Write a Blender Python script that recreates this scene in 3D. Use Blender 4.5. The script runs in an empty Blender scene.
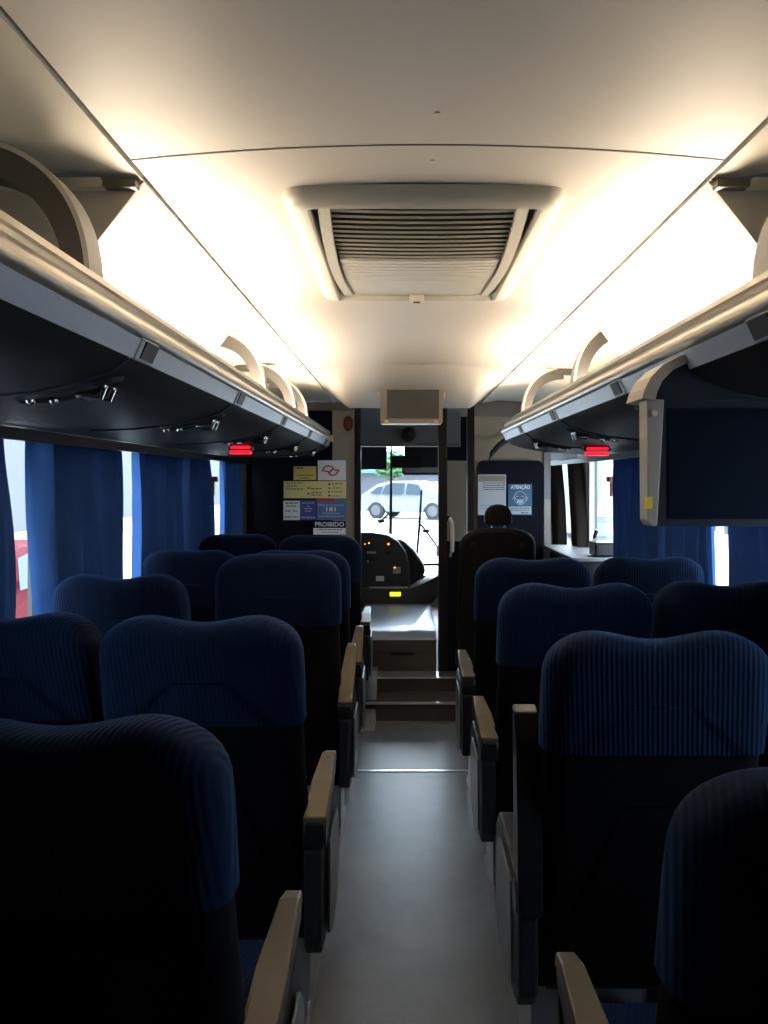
import bpy, bmesh, math, random
from mathutils import Vector, Matrix
random.seed(7)
SC = bpy.context.scene
COL = SC.collection
PI = math.pi
CX, CZ, F = -0.048, 1.45, 770.0          # camera x, camera height, focal length in pixels
def at(px, py, Y):
    return Vector((CX + (px - 402.0) * Y / F, Y, CZ + (480.0 - py) * Y / F))

# ------------------------------------------------------------------ materials
def new_mat(name):
    m = bpy.data.materials.new(name); m.use_nodes = True
    nt = m.node_tree
    for n in list(nt.nodes):
        if n.type != 'OUTPUT_MATERIAL': nt.nodes.remove(n)
    return m, nt, nt.nodes['Material Output']
def pbr(name, col, rough=.5, metal=0, var=.12, scale=8, bump=0, bscale=60, emit=None, estr=0, spec=.5, coat=0):
    m, nt, out = new_mat(name)
    b = nt.nodes.new('ShaderNodeBsdfPrincipled')
    nt.links.new(b.outputs[0], out.inputs[0])
    b.inputs['Roughness'].default_value = rough; b.inputs['Metallic'].default_value = metal
    b.inputs['Specular IOR Level'].default_value = spec
    b.inputs['Coat Weight'].default_value = coat
    tc = nt.nodes.new('ShaderNodeTexCoord')
    if var > 0:
        nz = nt.nodes.new('ShaderNodeTexNoise'); nz.inputs['Scale'].default_value = scale; nz.inputs['Detail'].default_value = 5
        nt.links.new(tc.outputs['Object'], nz.inputs['Vector'])
        mx = nt.nodes.new('ShaderNodeMix'); mx.data_type = 'RGBA'
        mx.inputs[6].default_value = (*[c * (1 - var) for c in col], 1); mx.inputs[7].default_value = (*[min(1, c * (1 + var)) for c in col], 1)
        nt.links.new(nz.outputs[0], mx.inputs[0]); nt.links.new(mx.outputs[2], b.inputs['Base Color'])
    else:
        b.inputs['Base Color'].default_value = (*col, 1)
    if bump:
        n2 = nt.nodes.new('ShaderNodeTexNoise'); n2.inputs['Scale'].default_value = bscale
        nt.links.new(tc.outputs['Object'], n2.inputs['Vector'])
        bp = nt.nodes.new('ShaderNodeBump'); bp.inputs['Strength'].default_value = bump; bp.inputs['Distance'].default_value = .004
        nt.links.new(n2.outputs[0], bp.inputs['Height']); nt.links.new(bp.outputs[0], b.inputs['Normal'])
    if emit:
        b.inputs['Emission Color'].default_value = (*emit, 1); b.inputs['Emission Strength'].default_value = estr
    return m
def ribbed(name, c1, c2, pitch):
    """corduroy-like upholstery: fine ribs that run up the cover and over its top"""
    m, nt, out = new_mat(name)
    b = nt.nodes.new('ShaderNodeBsdfPrincipled'); nt.links.new(b.outputs[0], out.inputs[0])
    b.inputs['Roughness'].default_value = .85; b.inputs['Specular IOR Level'].default_value = .08
    b.inputs['Sheen Weight'].default_value = .16; b.inputs['Sheen Roughness'].default_value = .45
    b.inputs['Sheen Tint'].default_value = (.12, .35, 1, 1)
    tc = nt.nodes.new('ShaderNodeTexCoord'); sp = nt.nodes.new('ShaderNodeSeparateXYZ')
    nt.links.new(tc.outputs['Object'], sp.inputs[0])
    sh = nt.nodes.new('ShaderNodeMath'); sh.operation = 'MULTIPLY_ADD'; sh.inputs[1].default_value = -.35
    nt.links.new(sp.outputs[1], sh.inputs[0]); nt.links.new(sp.outputs[0], sh.inputs[2])
    mu = nt.nodes.new('ShaderNodeMath'); mu.operation = 'MULTIPLY'; mu.inputs[1].default_value = 2 * PI / pitch
    si = nt.nodes.new('ShaderNodeMath'); si.operation = 'SINE'
    nt.links.new(sh.outputs[0], mu.inputs[0]); nt.links.new(mu.outputs[0], si.inputs[0])
    mr = nt.nodes.new('ShaderNodeMapRange'); mr.inputs[1].default_value = -1; mr.inputs[2].default_value = 1
    nt.links.new(si.outputs[0], mr.inputs[0])
    nz = nt.nodes.new('ShaderNodeTexNoise'); nz.inputs['Scale'].default_value = 120
    nt.links.new(tc.outputs['Object'], nz.inputs['Vector'])
    ad = nt.nodes.new('ShaderNodeMath'); ad.operation = 'MULTIPLY'
    nt.links.new(mr.outputs[0], ad.inputs[0]); nt.links.new(nz.outputs[0], ad.inputs[1])
    mx = nt.nodes.new('ShaderNodeMix'); mx.data_type = 'RGBA'
    mx.inputs[6].default_value = (*c1, 1); mx.inputs[7].default_value = (*c2, 1)
    nt.links.new(ad.outputs[0], mx.inputs[0]); nt.links.new(mx.outputs[2], b.inputs['Base Color'])
    bp = nt.nodes.new('ShaderNodeBump'); bp.inputs['Strength'].default_value = .4; bp.inputs['Distance'].default_value = .003
    nt.links.new(mr.outputs[0], bp.inputs['Height']); nt.links.new(bp.outputs[0], b.inputs['Normal'])
    return m
def emission(name, col, s):
    m, nt, out = new_mat(name)
    e = nt.nodes.new('ShaderNodeEmission'); e.inputs[0].default_value = (*col, 1); e.inputs[1].default_value = s
    nt.links.new(e.outputs[0], out.inputs[0]); return m
def glass(name, tint=(.93, .97, 1)):
    m, nt, out = new_mat(name)
    t = nt.nodes.new('ShaderNodeBsdfTransparent'); t.inputs[0].default_value = (*tint, 1)
    g = nt.nodes.new('ShaderNodeBsdfGlossy'); g.inputs['Roughness'].default_value = .03
    mx = nt.nodes.new('ShaderNodeMixShader')
    mx.inputs[0].default_value = .04; nt.links.new(t.outputs[0], mx.inputs[1]); nt.links.new(g.outputs[0], mx.inputs[2])
    nt.links.new(mx.outputs[0], out.inputs[0]); return m
def cloth(name, col, trans):
    m, nt, out = new_mat(name)
    d = nt.nodes.new('ShaderNodeBsdfDiffuse'); t = nt.nodes.new('ShaderNodeBsdfTranslucent')
    tc = nt.nodes.new('ShaderNodeTexCoord'); nz = nt.nodes.new('ShaderNodeTexNoise'); nz.inputs['Scale'].default_value = 6; nz.inputs['Detail'].default_value = 6
    nt.links.new(tc.outputs['Object'], nz.inputs['Vector'])
    for s, f in ((d, .7), (t, 1.0)):
        mx = nt.nodes.new('ShaderNodeMix'); mx.data_type = 'RGBA'
        mx.inputs[6].default_value = (*[c * f * .8 for c in col], 1); mx.inputs[7].default_value = (*[min(1, c * f * 1.2) for c in col], 1)
        nt.links.new(nz.outputs[0], mx.inputs[0]); nt.links.new(mx.outputs[2], s.inputs[0])
    mx = nt.nodes.new('ShaderNodeMixShader'); mx.inputs[0].default_value = trans
    nt.links.new(d.outputs[0], mx.inputs[1]); nt.links.new(t.outputs[0], mx.inputs[2])
    nt.links.new(mx.outputs[0], out.inputs[0]); return m

M = {}
M['ceil']    = pbr('ceiling_panel', (.46, .432, .395), .55, var=.03, scale=3)
M['side']    = pbr('side_panel_cream', (.58, .55, .47), .5, var=.03, scale=3)
M['cove']    = pbr('cove_white', (.84, .82, .76), .5, var=.02)
M['cap']     = pbr('cap_grey', (.50, .48, .44), .6, var=.04)
M['seam']    = pbr('seam_dark', (.10, .085, .065), .7, var=0)
M['vent']    = pbr('vent_plastic', (.40, .385, .34), .5, var=.03)
M['ventdk']  = pbr('vent_cavity', (.04, .04, .035), .8, var=0)
M['rail']    = pbr('rail_champagne', (.55, .50, .43), .32, .75, var=.05)
M['strip']   = pbr('strip_bluegrey', (.20, .24, .33), .35, .1, var=.05)
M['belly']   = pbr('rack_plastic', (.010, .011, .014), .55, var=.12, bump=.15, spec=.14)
M['chrome']  = pbr('chrome', (.75, .74, .72), .18, 1, var=0)
M['bracket'] = pbr('bracket_grey', (.07, .065, .06), .45, var=.05)
M['brlip']   = pbr('bracket_cream', (.50, .46, .40), .45, var=.05)
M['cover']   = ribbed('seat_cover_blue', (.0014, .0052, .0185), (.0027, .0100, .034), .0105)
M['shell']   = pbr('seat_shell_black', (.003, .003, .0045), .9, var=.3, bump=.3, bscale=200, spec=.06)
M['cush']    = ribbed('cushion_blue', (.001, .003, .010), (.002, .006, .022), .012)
M['pad']     = pbr('arm_pad_taupe', (.095, .075, .052), .4, var=.1, spec=.2)
M['armdk']   = pbr('arm_black', (.010, .010, .012), .3, var=.1, spec=.35)
M['panel']   = pbr('side_panel_black', (.014, .015, .019), .4, var=.1, spec=.3)
M['steel']   = pbr('steel_trim', (.45, .46, .48), .3, .9, var=.05)
M['alu']     = pbr('aluminium', (.62, .63, .65), .3, .9, var=.05)
M['vinylblk']= pbr('vinyl_black', (.009, .0085, .008), .5, var=.15, bump=.2, spec=.12)
M['black']   = pbr('black_plastic', (.012, .012, .014), .4, var=.1, spec=.2)
M['blackpan']= pbr('black_panel', (.007, .008, .013), .7, var=.1, spec=.03)
M['tan']     = pbr('tan_panel', (.22, .19, .15), .3, var=.08, scale=3)
M['post']    = pbr('post_dark', (.013, .012, .012), .45, var=.08, spec=.08)
M['lintel']  = pbr('lintel_grey', (.12, .11, .095), .45, var=.05)
M['header']  = pbr('header_grey', (.16, .16, .17), .5, var=.05)
M['wall']    = pbr('wall_dark_trim', (.05, .05, .058), .6, var=.08)
M['cur']     = cloth('curtain_blue', (.050, .125, .33), .22)
M['brown']   = cloth('curtain_brown', (.045, .036, .032), .08)
M['glass']   = glass('window_glass')
M['screen']  = pbr('screen_dark', (.003, .006, .014), .5, var=0, spec=.04)
M['screen2'] = pbr('screen_grey', (.045, .044, .044), .35, var=0)
M['bezel']   = pbr('bezel_navy', (.016, .020, .030), .5, var=.05, spec=.15)
M['mount']   = pbr('mount_cream', (.27, .24, .20), .45, var=.04)
M['yellow']  = pbr('sticker_yellow', (.80, .55, .02), .5, var=.05)
M['paperY']  = pbr('sign_yellow', (.62, .46, .10), .5, var=.05)
M['paperY2'] = pbr('sign_pale_yellow', (.66, .54, .22), .5, var=.05)
M['white']   = pbr('sign_white', (.72, .70, .70), .5, var=.03)
M['grey']    = pbr('sign_grey', (.36, .38, .43), .5, var=.05)
M['navy']    = pbr('sign_navy', (.035, .05, .22), .5, var=.05)
M['blue2']   = pbr('sign_blue', (.07, .13, .30), .5, var=.05)
M['teal']    = pbr('poster_blue', (.02, .085, .17), .5, var=.05)
M['hammer']  = pbr('hammer_red', (.16, .02, .015), .5, var=.05)
M['red']     = pbr('sign_red', (.45, .04, .04), .5, var=.05)
M['ink']     = pbr('ink_dark', (.06, .05, .04), .7, var=0)
M['redlens'] = pbr('lens_red', (.6, .01, .02), .3, var=0, emit=(1, .01, .03), estr=1.2)
M['redlens2']= pbr('lens_red_dim', (.12, .012, .010), .3, var=0)
M['amber']   = emission('indicator_amber', (1, .42, .08), 2.5)
M['yellowlt']= emission('indicator_yellow', (1, .82, .02), 1.3)
M['dash']    = pbr('dash_black', (.02, .02, .021), .4, var=.1)
M['engine']  = pbr('engine_cover_grey', (.19, .215, .26), .3, .2, var=.12, scale=5, bump=.1, bscale=12)
M['step']    = pbr('step_rubber', (.045, .040, .038), .45, var=.12, bump=.2)
M['tube']    = emission('fluorescent_tube', (1, .86, .66), 12)
M['tubefill'] = emission('added_fill_tube', (1, .86, .66), .8)
M['plate']   = pbr('plate_grey', (.10, .105, .115), .32, var=.1)
M['carwhite']= pbr('car_white', (.22, .24, .26), .5, var=0, spec=.2)
M['carred']  = pbr('car_red', (.10, .0015, .006), .6, var=0, spec=.08)
M['carglass']= pbr('car_glass', (.05, .07, .09), .3, var=0, spec=.06)
M['tyre']    = pbr('tyre', (.03, .03, .032), .8, var=.1)
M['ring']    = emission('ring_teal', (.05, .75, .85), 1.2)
M['pave']    = pbr('paving', (.60, .60, .58), .85, var=.06, scale=1)
M['build']   = pbr('render_white', (.11, .11, .135), .85, var=.04, scale=.5)
M['leaf']    = pbr('leaves', (.16, .32, .16), .7, var=.5, scale=4)
M['bark']    = pbr('bark', (.12, .09, .06), .9, var=.3)
M['roofteal']= pbr('awning_teal', (.10, .55, .60), .5, var=.05)
# aisle floor: grey vinyl with fine flecks, worn blotches
m, nt, out = new_mat('aisle_vinyl')
b = nt.nodes.new('ShaderNodeBsdfPrincipled'); nt.links.new(b.outputs[0], out.inputs[0])
tc = nt.nodes.new('ShaderNodeTexCoord')
n1 = nt.nodes.new('ShaderNodeTexNoise'); n1.inputs['Scale'].default_value = 3.2; n1.inputs['Detail'].default_value = 8; n1.inputs['Roughness'].default_value = .65
n2 = nt.nodes.new('ShaderNodeTexNoise'); n2.inputs['Scale'].default_value = 260
nt.links.new(tc.outputs['Object'], n1.inputs['Vector']); nt.links.new(tc.outputs['Object'], n2.inputs['Vector'])
cr = nt.nodes.new('ShaderNodeValToRGB'); cr.color_ramp.elements[0].position = .3; cr.color_ramp.elements[1].position = .72
cr.color_ramp.elements[0].color = (.075, .086, .104, 1); cr.color_ramp.elements[1].color = (.135, .15, .175, 1)
nt.links.new(n1.outputs[0], cr.inputs[0])
mx = nt.nodes.new('ShaderNodeMix'); mx.data_type = 'RGBA'; mx.blend_type = 'OVERLAY'; mx.inputs[0].default_value = .5
nt.links.new(cr.outputs[0], mx.inputs[6]); nt.links.new(n2.outputs[0], mx.inputs[7]); nt.links.new(mx.outputs[2], b.inputs['Base Color'])
rr = nt.nodes.new('ShaderNodeMapRange'); rr.inputs[3].default_value = .34; rr.inputs[4].default_value = .42
nt.links.new(n1.outputs[0], rr.inputs[0]); nt.links.new(rr.outputs[0], b.inputs['Roughness'])
M['floor'] = m

# ------------------------------------------------------------------ mesh helpers
def link(name, bm, mat, parent=None, smooth=False, bevel=0, seg=2):
    if bevel:
        try: bmesh.ops.bevel(bm, geom=bm.edges[:], offset=bevel, segments=seg, affect='EDGES', profile=.5, clamp_overlap=True)
        except Exception: pass
    bmesh.ops.recalc_face_normals(bm, faces=bm.faces[:])
    me = bpy.data.meshes.new(name); bm.to_mesh(me); bm.free()
    return place(name, me, mat, parent, smooth)
def place(name, me, mat=None, parent=None, smooth=False):
    if mat: me.materials.clear(); me.materials.append(mat)
    if smooth:
        for p in me.polygons: p.use_smooth = True
        try: me.set_sharp_from_angle(angle=math.radians(40))
        except Exception: pass
    o = bpy.data.objects.new(name, me); COL.objects.link(o)
    if parent: o.parent = parent
    return o
def box(bm, x0, x1, y0, y1, z0, z1):
    v = [bm.verts.new(p) for p in ((x0,y0,z0),(x1,y0,z0),(x1,y1,z0),(x0,y1,z0),(x0,y0,z1),(x1,y0,z1),(x1,y1,z1),(x0,y1,z1))]
    for f in ((0,3,2,1),(4,5,6,7),(0,1,5,4),(1,2,6,5),(2,3,7,6),(3,0,4,7)): bm.faces.new([v[i] for i in f])
    return v
def BOX(*a):
    bm = bmesh.new(); box(bm, *a); return bm
def prism(bm, pts, axis, a, b):
    """extrude a closed 2-D outline along an axis; pts are the two other coordinates in x,y,z order"""
    def mk(p, t):
        return (t, p[0], p[1]) if axis == 'x' else (p[0], t, p[1]) if axis == 'y' else (p[0], p[1], t)
    A = [bm.verts.new(mk(p, a)) for p in pts]; B = [bm.verts.new(mk(p, b)) for p in pts]
    n = len(pts)
    bm.faces.new(A); bm.faces.new(B[::-1])
    for i in range(n): bm.faces.new((A[i], B[i], B[(i+1) % n], A[(i+1) % n]))
def PRISM(pts, axis, a, b):
    bm = bmesh.new(); prism(bm, pts, axis, a, b); return bm
def tube(bm, path, r, n=10):
    rings = []
    path = [Vector(p) for p in path]
    for i, p in enumerate(path):
        t = (path[min(i+1, len(path)-1)] - path[max(i-1, 0)]).normalized()
        u = t.cross(Vector((0,0,1)) if abs(t.z) < .9 else Vector((1,0,0))).normalized(); w = t.cross(u)
        rr = r[i] if isinstance(r, (list, tuple)) else r
        rings.append([bm.verts.new(p + rr*(math.cos(k*2*PI/n)*u + math.sin(k*2*PI/n)*w)) for k in range(n)])
    for a, b in zip(rings, rings[1:]):
        for k in range(n): bm.faces.new((a[k], a[(k+1)%n], b[(k+1)%n], b[k]))
    bm.faces.new(rings[0][::-1]); bm.faces.new(rings[-1])
def TUBE(path, r, n=10):
    bm = bmesh.new(); tube(bm, path, r, n); return bm
def sweep(bm, section, path):
    """ribbon: section(i) -> list of offsets in world axes at path point i"""
    rings = [[bm.verts.new(Vector(p) + Vector(o)) for o in section(i)] for i, p in enumerate(path)]
    n = len(rings[0])
    for a, b in zip(rings, rings[1:]):
        for k in range(n): bm.faces.new((a[k], a[(k+1)%n], b[(k+1)%n], b[k]))
    bm.faces.new(rings[0][::-1]); bm.faces.new(rings[-1])
def rrect(x0, x1, z0, z1, r, n=5):
    pts = []
    for cx, cz, a0 in ((x1-r, z1-r, 0), (x0+r, z1-r, 90), (x0+r, z0+r, 180), (x1-r, z0+r, 270)):
        for k in range(n+1):
            a = math.radians(a0 + 90*k/n); pts.append((cx + r*math.cos(a), cz + r*math.sin(a)))
    return pts
def ball(bm, c, r, seg=16, rings=10, scale=(1,1,1)):
    res = bmesh.ops.create_uvsphere(bm, u_segments=seg, v_segments=rings, radius=r)
    for v in res['verts']: v.co = Vector((v.co.x*scale[0], v.co.y*scale[1], v.co.z*scale[2])) + Vector(c)
def cyl(bm, c, r, h, axis='z', n=24, r2=None):
    res = bmesh.ops.create_cone(bm, cap_ends=True, segments=n, radius1=r, radius2=r if r2 is None else r2, depth=h)
    R = {'z': Matrix.Identity(3), 'x': Matrix.Rotation(PI/2, 3, 'Y'), 'y': Matrix.Rotation(-PI/2, 3, 'X')}[axis]
    for v in res['verts']: v.co = R @ v.co + Vector(c)
def text_mesh(body, size, bold=0):
    cu = bpy.data.curves.new('lettering', 'FONT'); cu.body = body; cu.size = size; cu.align_x = 'CENTER'; cu.align_y = 'CENTER'
    cu.extrude = .0006; cu.offset = bold; cu.resolution_u = 3
    o = bpy.data.objects.new('lettering_source', cu); COL.objects.link(o)
    bpy.context.view_layer.update()
    me = bpy.data.meshes.new_from_object(o.evaluated_get(bpy.context.evaluated_depsgraph_get()))
    bpy.data.objects.remove(o); bpy.data.curves.remove(cu)
    return me
# ------------------------------------------------------------------ naming helpers
def tag(o, label, cat, group=None):
    o['label'] = label; o['category'] = cat
    if group: o['group'] = group
    return o
def empty(name, loc, label, cat, group=None, rz=0):
    o = bpy.data.objects.new(name, None); COL.objects.link(o); o.empty_display_size = .1
    o.location = loc; o.rotation_euler = (0, 0, rz)
    return tag(o, label, cat, group)
def struct(name, bm, mat, parent=None, **k):
    o = link(name, bm, mat, parent, **k)
    if parent is None: o['kind'] = 'structure'
    return o
def local(o, parent_loc):
    """shift mesh data built in world space so that it sits under its empty"""
    o.data.transform(Matrix.Translation(-Vector(parent_loc))); return o
def part(name, bm, mat, root, **k):
    o = link(name, bm, mat, root, **k)
    base = root
    off = Vector((0,0,0))
    while base: off += base.location; base = base.parent
    o.data.transform(Matrix.Translation(-off)); return o

# ================================================================== SETTING
YB, YF = -1.6, 7.75                      # rear and front of the coach
XW = 1.33
ZC = 2.05
struct('floor', BOX(-XW, XW, YB, 7.6, -.06, 0), M['floor'])
# transverse aluminium seam in the aisle floor
struct('trim_1', BOX(-.34, .31, 3.825, 3.845, 0, .004), M['alu'])
# --- steps in front of the aisle
st = struct('step_riser', BOX(-.27, .42, 4.61, 4.87, 0, .114), M['step'])
struct('trim_2', BOX(-.27, .42, 4.595, 4.622, .108, .120), M['alu'], bevel=.003)
struct('trim_3', BOX(-.27, .42, 4.598, 4.612, 0, .007), M['alu'])
struct('step_riser', BOX(-.27, .42, 4.87, 5.06, 0, .196), M['step'])
struct('trim_4', BOX(-.27, .42, 4.855, 5.02, .196, .204), M['alu'], bevel=.002)
struct('step_riser', BOX(-.40, .262, 5.06, 6.0, 0, .20), M['step'])
struct('floor_front', BOX(-XW, XW, 6.0, 7.66, 0, .20), M['step'])
# angled metal plate at the left end of the steps
struct('trim_5', PRISM([(4.45, 0), (5.02, 0), (5.02, .235), (4.92, .235)], 'x', -.30, -.205), M['steel'], bevel=.004)
# --- side walls with window openings
ZW0, ZW1 = .78, 1.63
def side_wall(s, wins, name):
    bm = bmesh.new()
    x0, x1 = sorted((s*XW, s*(XW+.06)))
    box(bm, x0, x1, YB, YF, 0, ZW0); box(bm, x0, x1, YB, YF, ZW1, 2.12)
    y = YB
    for a, b in wins:
        box(bm, x0, x1, y, a, ZW0, ZW1); y = b
    box(bm, x0, x1, y, YF, ZW0, ZW1)
    return struct(name, bm, M['wall'])
WL = [(.95, 2.76), (2.84, 4.35), (4.43, 5.85)]
WR = [(1.0, 2.50), (2.58, 4.00), (4.08, 5.67), (6.18, 7.40)]
struct('trim_45', BOX(1.315, 1.335, 5.68, 6.0, ZW0, ZW1), M['lintel'])
struct('trim_46', BOX(1.308, 1.318, 5.78, 5.81, ZW0, ZW1), M['cap'])
side_wall(-1, WL, 'wall_left'); side_wall(1, WR, 'wall_right')
wn = 0
for s, ws in ((-1, WL), (1, WR)):
    for a, b in ws:
        wn += 1
        x0, x1 = sorted((s*(XW+.022), s*(XW+.030)))
        w = struct('window_%d' % wn, BOX(x0, x1, a, b, ZW0, ZW1), M['glass'])
        fx0, fx1 = sorted((s*(XW-.004), s*(XW+.03)))
        bm = bmesh.new()
        box(bm, fx0, fx1, a, a+.03, ZW0, ZW1); box(bm, fx0, fx1, b-.03, b, ZW0, ZW1)
        box(bm, fx0, fx1, a, b, ZW0, ZW0+.03); box(bm, fx0, fx1, a, b, ZW1-.02, ZW1)
        link('window_frame', bm, M['cap'] if (s > 0 and a > 3.9) else M['black'], w)
# rear wall closes the coach
struct('wall_rear', BOX(-XW, XW, YB-.06, YB, 0, 2.12), M['wall'])
# --- ceiling centre panel, gently arched
def ceil_z(x): return ZC + .028 - .028*(abs(x)/.55)**2
def arch(y0, y1, x1, lift=0, thick=.02):
    xs = [-x1 + 2*x1*i/16 for i in range(17)]
    low = [(x, ceil_z(x) + lift) for x in xs]; up = [(x, ceil_z(x) + lift + thick) for x in reversed(xs)]
    return PRISM(low + up, 'y', y0, y1)
struct('ceiling', arch(YB, 6.0, .555), M['ceil'], smooth=True)
struct('trim_6', arch(1.440, 1.444, .555, -.0012, .004), M['seam'])
struct('roof', BOX(-1.4, 1.4, YB-.06, YF+.05, 2.26, 2.30), M['wall'])
n = 6
for s in (-1, 1):
    # plain side ceiling (near and far) curving down to the window band
    prof = [(.562, ZC-.006), (.70, ZC+.012), (.90, ZC), (1.05, ZC-.04), (1.17, ZC-.12), (1.25, ZC-.25), (1.325, ZC-.42)]
    outer = [(1.345, ZC-.42), (1.33, ZC-.22), (1.20, ZC-.07), (1.06, ZC+.01), (.90, ZC+.05), (.70, ZC+.05), (.562, ZC+.03)]
    pts = [(s*x, z) for x, z in prof + outer]
    for y0, y1 in ((YB, 1.53), (2.62, 6.0)):
        n += 1; struct('trim_%d' % n, PRISM(pts, 'y', y0, y1), M['side'], smooth=True)
    # bright sloped cove panel with a grey triangular cap at each end
    n += 1
    struct('trim_%d' % n, PRISM([(s*.562, ZC-.006), (s*.800, 1.735), (s*.815, 1.745), (s*.575, ZC+.02)], 'y', 1.534, 2.616), M['cove'])
    for yy in (1.53, 2.612):
        n += 1
        struct('trim_%d' % n, PRISM([(s*.60, ZC-.012), (s*.566, ZC-.012), (s*.800, 1.735), (s*1.325, 1.735), (s*1.325, 1.80), (s*1.2, ZC-.03)], 'y', yy, yy+.008), M['cap'])
    n += 1
    struct('trim_%d' % n, PRISM(rrect(min(s*.635, s*1.2), max(s*.635, s*1.2), ZC-.026, ZC-.008, .007), 'y', 1.505, 1.532), M['side'], smooth=True)
    n += 1
    struct('trim_%d' % n, PRISM(rrect(min(s*.57, s*.634), max(s*.57, s*.634), ZC-.026, ZC-.008, .004), 'y', 1.508, 1.532), M['lintel'])
# --- dropped canopy at the front end of the ceiling
bm = bmesh.new(); rows = []
for j in range(13):
    v = j/12; y = 4.15 + .83*v; zc = ceil_z(.3) + .004 + (1.915 - ceil_z(.3) - .004)*(v**1.15)
    row = []
    for i in range(41):
        x = -.56 + 1.12*i/40
        e = min(1, max(0, (.56 - abs(x))/.165)); e = e*e*(3 - 2*e)*.35 + e*.65
        row.append((x, y, (ceil_z(x) + .004)*(1 - e) + zc*e))
    rows.append(row)
rows.append([(x, 5.00, z + .012*min(1, (.56-abs(x))/.1)) for x, y, z in rows[-1]])
rows.append([(x, 5.03, 2.10) for x, y, z in rows[-1]])
V = [[bm.verts.new(p) for p in r] for r in rows]
for p, q in zip(V, V[1:]):
    for k in range(40): bm.faces.new((p[k], p[k+1], q[k+1], q[k]))
struct('trim_30', bm, M['ceil'], smooth=True)

# --- front bulkheads either side of the cab doorway
YP = 5.95
struct('wall_front_left', BOX(-1.33, -.375, YP, YP+.05, 0, 2.03), M['blackpan'])
struct('trim_31', BOX(-.585, -.415, YP-.012, YP, .2, 1.995), M['tan'])
struct('trim_32', BOX(-.412, -.365, YP-.03, YP+.05, .2, 2.04), M['post'], bevel=.006)
struct('trim_33', BOX(-1.33, -.412, YP-.02, YP, 1.985, 2.05), M['lintel'], bevel=.008)
struct('wall_front_right', BOX(.51, 1.045, YP, YP+.05, 0, 2.06), M['tan'])
struct('trim_34', BOX(.455, .51, YP-.03, YP+.06, .2, 2.05), M['post'], bevel=.006)
struct('trim_35', BOX(.40, 1.33, YP-.025, YP-.002, 1.94, 2.06), M['lintel'], bevel=.008)
struct('trim_36', PRISM(rrect(.535, 1.04, .2, 1.60, .05), 'y', YP-.03, YP-.002), M['blackpan'])
struct('trim_37', BOX(1.045, 1.095, YP-.03, YP+.02, 1.30, 1.66), M['header'])
struct('trim_38', BOX(1.045, 1.095, YP-.032, YP+.02, .2, 1.30), M['mount'])
# post beside the steps on the right
struct('trim_39', BOX(.188, .246, 4.995, 5.06, .204, 2.0), M['post'], bevel=.008)
struct('trim_40', BOX(.246, .46, 5.02, 5.05, .204, 1.05), M['blackpan'])
# doorway recess right of the post: tan door panel far forward
struct('trim_41', BOX(.28, .60, 6.75, 6.80, .2, 1.62), M['tan'])
struct('trim_42', BOX(.28, .60, 6.74, 6.80, 1.62, 2.1), M['blackpan'])
# --- front wall with windscreen
bm = bmesh.new()
box(bm, -1.33, 1.33, 7.66, 7.72, .2, .50); box(bm, -1.33, 1.33, 7.66, 7.72, 1.80, 2.26)
box(bm, -1.33, -1.22, 7.66, 7.72, .50, 1.80); box(bm, 1.22, 1.33, 7.66, 7.72, .50, 1.80)
struct('wall_front', bm, M['wall'])
w = struct('window_8', BOX(-1.22, 1.22, 7.685, 7.693, .50, 1.80), M['glass'])
bm = bmesh.new(); box(bm, -.165, -.145, 7.64, 7.69, .50, 1.80); link('window_frame', bm, M['black'], w)
bm = bmesh.new(); box(bm, -.1, 1.22, 7.62, 7.66, .60, .625); link('window_sill', bm, M['post'], w)
# header over the cab doorway
struct('trim_43', BOX(-.75, .45, 6.55, 6.62, 1.735, 2.2), M['header'])
struct('trim_44', BOX(-.75, .45, 6.53, 6.56, 1.735, 1.765), M['lintel'])

# ================================================================== CEILING AIR UNIT
VC = (0, 1.98, ZC + .02)
vent = empty('ceiling_vent', VC, 'wide cream louvred air conditioning unit in the middle of the ceiling', 'air vent')
Y0, Y1, HX = 1.625, 2.555, .311
def drop(t):                              # the unit bellies down towards its rear edge
    return .006 + .020*math.sin(PI*min(1, max(0, t)))
NT = 18
def vy(t): return Y0 + (Y1 - Y0)*t
def rr2(ins, r): return rrect(-HX+ins, HX-ins, Y0+ins*.72, Y1-ins*.6, r, 6)
bm = bmesh.new(); rings = []
for ins, r, dz in ((0, .05, None), (.006, .046, -.012), (.022, .036, -.026), (.056, .016, -.030), (.059, .014, -.026), (.061, .012, .006)):
    ring = []
    for x, y in rr2(ins, r):
        t = min(1, max(0, (y - Y0)/(Y1 - Y0)))
        z = ceil_z(x) + .003 if dz is None else 2.068 + dz - .016*math.sin(PI*t)
        ring.append(bm.verts.new((x, y, z)))
    rings.append(ring)
for p, q in zip(rings, rings[1:]):
    for k in range(len(p)): bm.faces.new((p[k], p[(k+1) % len(p)], q[(k+1) % len(p)], q[k]))
part('frame', bm, M['vent'], vent, smooth=True)
bm = bmesh.new()
rows = [[(-.249, vy(i/NT), ZC+.024-drop(i/NT)*.25), (.249, vy(i/NT), ZC+.024-drop(i/NT)*.25)] for i in range(1, NT+1)]
V = [[bm.verts.new(p) for p in r] for r in rows]
for a, b2 in zip(V, V[1:]): bm.faces.new((a[0], a[1], b2[1], b2[0]))
part('cavity', bm, M['ventdk'], vent)
for s in (-1, 1):
    bm = bmesh.new()
    path = [(s*(.232 - .020*(1 - math.sin(PI*(i+2)/16))), vy(.075 + .865*i/12), ZC+.014-drop(.075+.865*i/12)) for i in range(13)]
    sweep(bm, lambda i: [(-.014, 0, .012), (.012, 0, .012), (.012, 0, -.006), (-.014, 0, -.006)], path)
    part('side_strip', bm, M['vent'], vent, smooth=True)
NS = 27
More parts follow.
